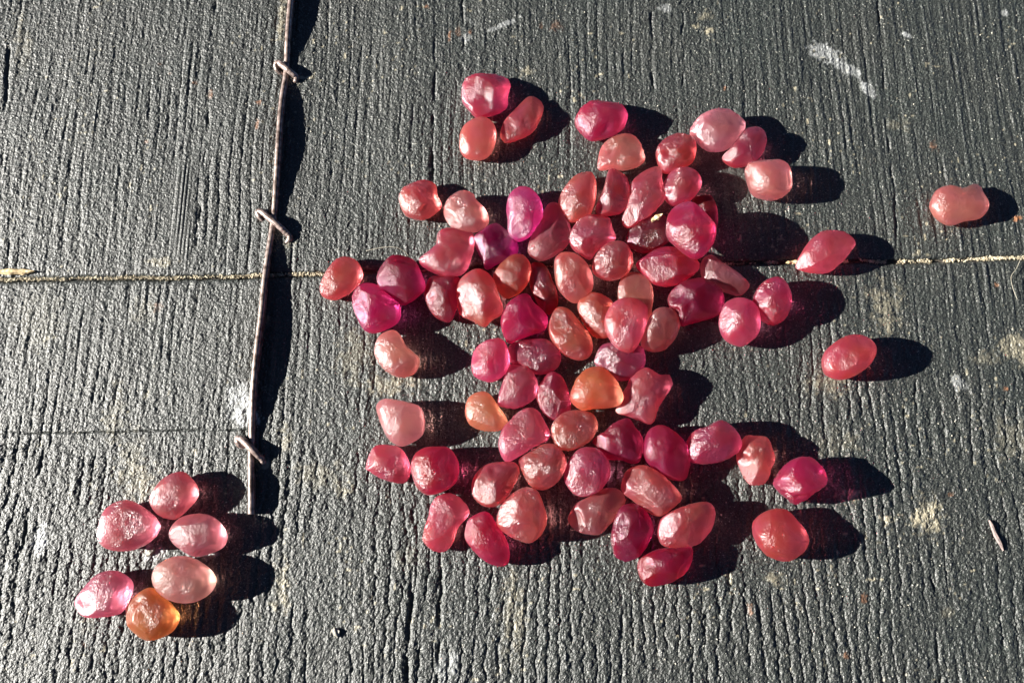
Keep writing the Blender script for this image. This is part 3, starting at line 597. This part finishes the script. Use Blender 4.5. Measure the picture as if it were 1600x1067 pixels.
def make_stone(k, spec):
    fr, o, col, hf, lift, ang, label = spec
    ox, oy, sc = ZO[fr]; rng = random.Random(100 + k)
    P = np.array(o, float).reshape(-1, 2) / sc + np.array([ox, oy])
    closed = np.concatenate([P[-2:], P, P[:3]])
    sp = []
    for i in range(1, len(closed) - 2):
        for t in np.linspace(0, 1, 10, endpoint=False):
            p0, p1, p2, p3 = closed[i - 1:i + 3]
            sp.append(0.5 * (2 * p1 + (p2 - p0) * t + (2 * p0 - 5 * p1 + 4 * p2 - p3) * t * t + (3 * p1 - p0 - 3 * p2 + p3) * t ** 3))
    sp = np.array(sp)
    ext = sp.max(0) - sp.min(0)
    cov = np.cov((sp - sp.mean(0)).T); ev = np.sqrt(np.linalg.eigvalsh(cov)) * 2.83
    h = 0.86 * hf * ev[0] * rng.uniform(0.95, 1.05)
    zc = lift + h / 2 + 0.5
    W = np.array([G(a, b, zc) for a, b in sp]); cen = W.mean(0)
    W = W - cen
    wa = np.arctan2(W[:, 1], W[:, 0]); wr = np.hypot(W[:, 0], W[:, 1])
    od = np.argsort(wa); wa = wa[od]; wr = wr[od]
    wa = np.concatenate([wa - 2 * math.pi, wa, wa + 2 * math.pi]); wr = np.tile(wr, 3)
    R = np.interp(TH, wa, wr); Rm = wr.mean()
    z = DIRS[:, 2]; e = rng.uniform(2.1, 2.7)
    pf = (1 - np.abs(z) ** e) ** (1 / e)
    x = np.cos(TH) * R * pf; y = np.sin(TH) * R * pf
    # towards the poles blend the outline to its mean so that the crown is rounded
    offx, offy = rng.uniform(-.22, .22) * Rm, rng.uniform(-.22, .22) * Rm
    top = np.clip(z, 0, 1) ** 2
    x = x + offx * top; y = y + offy * top
    p = np.stack([x, y, z * h / 2], 1)
    # chipped and worn faces: soft cuts by planes that look upwards
    sc3 = np.array([Rm, Rm, h / 2])
    q = p / sc3
    for i in range(int(2 + 5 * ang)):
        a = rng.uniform(0, 6.283); zz = rng.uniform(.35, .95); n = np.array([math.cos(a) * math.sqrt(1 - zz * zz), math.sin(a) * math.sqrt(1 - zz * zz), zz])
        d = q @ n
        t = d.max() * (rng.uniform(.80, .96) - 0.08 * ang)
        m = d > t
        q[m] -= ((d[m] - t) * rng.uniform(.85, 1.0))[:, None] * n
    for i in range(int(rng.random() < .6) + int(3 * ang)):
        a = rng.uniform(0, 6.283); zz = rng.uniform(.25, .9); n = np.array([math.cos(a) * math.sqrt(1 - zz * zz), math.sin(a) * math.sqrt(1 - zz * zz), zz])
        r = rng.uniform(.16, .45); tang = np.cross(n, [0, 0, 1.0]); tang /= np.linalg.norm(tang); bit = np.cross(n, tang)
        b0 = rng.uniform(0, 3.14); t1 = tang * math.cos(b0) + bit * math.sin(b0); t2 = np.cross(n, t1)
        el = rng.uniform(.45, 1.0)
        w = ((q @ t1) / r) ** 2 + ((q @ t2) / (r * el)) ** 2
        dep = rng.uniform(.03, .09) + .10 * ang
        q -= (dep * np.exp(-w) * sstep(0, .5, q @ n))[:, None] * n
    q[q[:, 2] < -0.82, 2] = -0.82 + (q[q[:, 2] < -0.82, 2] + 0.82) * 0.3
    p = q * sc3
    off = Vector((k * 7.31, k * 3.7, k * 1.9))
    d = p / np.maximum(np.linalg.norm(p, axis=1), 1e-6)[:, None]
    amp1 = (0.03 + 0.035 * ang) * Rm; amp2 = (0.014 + 0.026 * ang) * Rm
    for i in range(len(p)):
        v = Vector(p[i])
        n1 = mnoise.noise(v * (1.6 / Rm) * 1.3 + off)
        mk = mnoise.noise(v * (1.1 / Rm) + off * 1.7)
        n2 = mnoise.noise(v * (7.5 / Rm) + off) + 0.5 * mnoise.noise(v * (15 / Rm) + off)
        up = 0.35 + 0.65 * max(0.0, d[i][2])          # outline stays as it is, the crown is uneven
        p[i] += d[i] * (n1 * amp1 * up + n2 * amp2 * max(0, min(1, mk * 2.2 + 0.45)))
    p[:, 2] += -p[:, 2].min()
    me = bpy.data.meshes.new('sapphire')
    me.from_pydata([tuple(v) for v in p * S], [], TRIS)
    me.polygons.foreach_set('use_smooth', [True] * len(TRIS))
    me.materials.append(M_STONE); me.update()
    ob = bpy.data.objects.new('sapphire', me); C.objects.link(ob)
    ob.location = (cen[0] * S, cen[1] * S, (lift + 0.5) * S)
    lc = np.array(srgb(*col)); lc[2] = min(lc[2] * (1.0 if col[1] - col[2] > 30 or col[2] - col[1] > 34 else 1.18), 1); lc[1] *= 0.93; lc = lc / lc.max() ** 0.45 * 0.97
    ob.color = (*lc, CLEAR.get(label, 0.25))
    tag(ob, label, 'gemstone', 'rough sapphires spread on the boards')
    return ob
for k, spec in enumerate(ST):
    ob = make_stone(k, spec)
    if 'golden chip' in spec[6]: chipped = ob  # stone that carries the modelled golden reflection

# ------------------------------------------------------------------ small litter
def flake(name, px, py, L, Wd, T, rot, mat, label, cat, seed=0):
    gx, gy = G(px, py); V, F = [], []; n = 10; r = random.Random(seed)
    for i in range(n + 1):
        f = i / n * 2 - 1; w = Wd / 2 * (1 - abs(f) ** 3) * r.uniform(.75, 1.1) + 0.3
        zb = 1.2 + 0.8 * math.sin(i * 1.1 + seed)
        for (a, z) in ((-1, 0), (-.5, T), (.5, T * .8), (1, 0)):
            x, y = f * L / 2, a * w
            V.append(((gx + x * math.cos(rot) - y * math.sin(rot)) * S, (gy + x * math.sin(rot) + y * math.cos(rot)) * S, (zb + z) * S))
    for i in range(n):
        for k in range(4): F.append((i * 4 + k, i * 4 + (k + 1) % 4, i * 4 + 4 + (k + 1) % 4, i * 4 + 4 + k))
    F.append((3, 2, 1, 0)); F.append((n * 4, n * 4 + 1, n * 4 + 2, n * 4 + 3))
    ob = add_mesh(name, V, F, mat, None, False); tag(ob, label, cat); return ob
flake('wood_splinter', 24, 425, 66, 11, 4, 0.0, M_CHIP, 'pale yellow wood splinter by the sandy gap at the left edge', 'splinter', 3)
flake('bark_flake', 1555, 836, 46, 5, 3, 1.9, M_BARK, 'thin grey-pink curled flake at the lower right', 'flake', 5)
flake('paint_crumb', 524, 988, 14, 15, 3, 0.4, M_GRIT, 'pale round crumb near the bottom, right of the small stone group', 'crumb', 8)
flake('paint_crumb', 236, 862, 16, 10, 3, 0.9, M_GRIT, 'pale crumb under the large dusty pink stone of the small group', 'crumb', 9)
flake('wood_splinter', 1238, 410, 22, 6, 3, 0.1, M_CHIP, 'tiny yellow splinter in the gap beside the pink pear-shaped stone', 'splinter', 12)

def hair(pts, label):
    t = tube('fibre', [(*G(a, b, z), z) for a, b, z in pts], lambda f: 0.38, M_FIBRE, n=8, sides=5)
    tag(t, label, 'fibre')
hair([(572, 392, 4), (590, 388, 8), (605, 386, 11), (620, 387, 11), (632, 393, 8), (638, 400, 5)], 'thin pale curved fibre above the round purple-berry stone')
hair([(1596, 402, 4), (1588, 420, 5), (1580, 432, 5), (1582, 448, 5), (1588, 464, 4), (1590, 468, 3)], 'thin white fibre below the gap at the right edge')

ch = flake('reflection', 1022, 350, 22, 9, 3, 0.6, M_CHIP, 'x', 'x', 21)  # golden reflection on the dark stone, modelled as a wood-coloured flake
del ch['category']; ch['label'] = 'small golden chip modelled as a flake on the dark red stone'
top = max(v.co.z for v in chipped.data.vertices)
ch.parent = chipped
ch.location = (-chipped.location.x, -chipped.location.y, top - 5.5 * S)

def gp(r):
    while True:
        px, py = r.uniform(-40, 1640), r.uniform(-40, 1110)
        X, Y = G(px, py)
        w = 0.5 + 0.7 * float(vn(np.array([X / 120.0]), np.array([Y / 120.0]), 15)[0]) + (0.25 if px > 900 else 0)
        if r.random() < w: break
    return X, Y, 0.6 + r.uniform(-0.6, 0.5)
grit = grains('grit', 900, random.Random(5), gp, lambda r: 0.5 + 0.9 * r.random() ** 3, M_SPECK)
grit['kind'] = 'stuff'; grit['label'] = 'tiny pale grit specks scattered over the boards'; grit['category'] = 'grit'
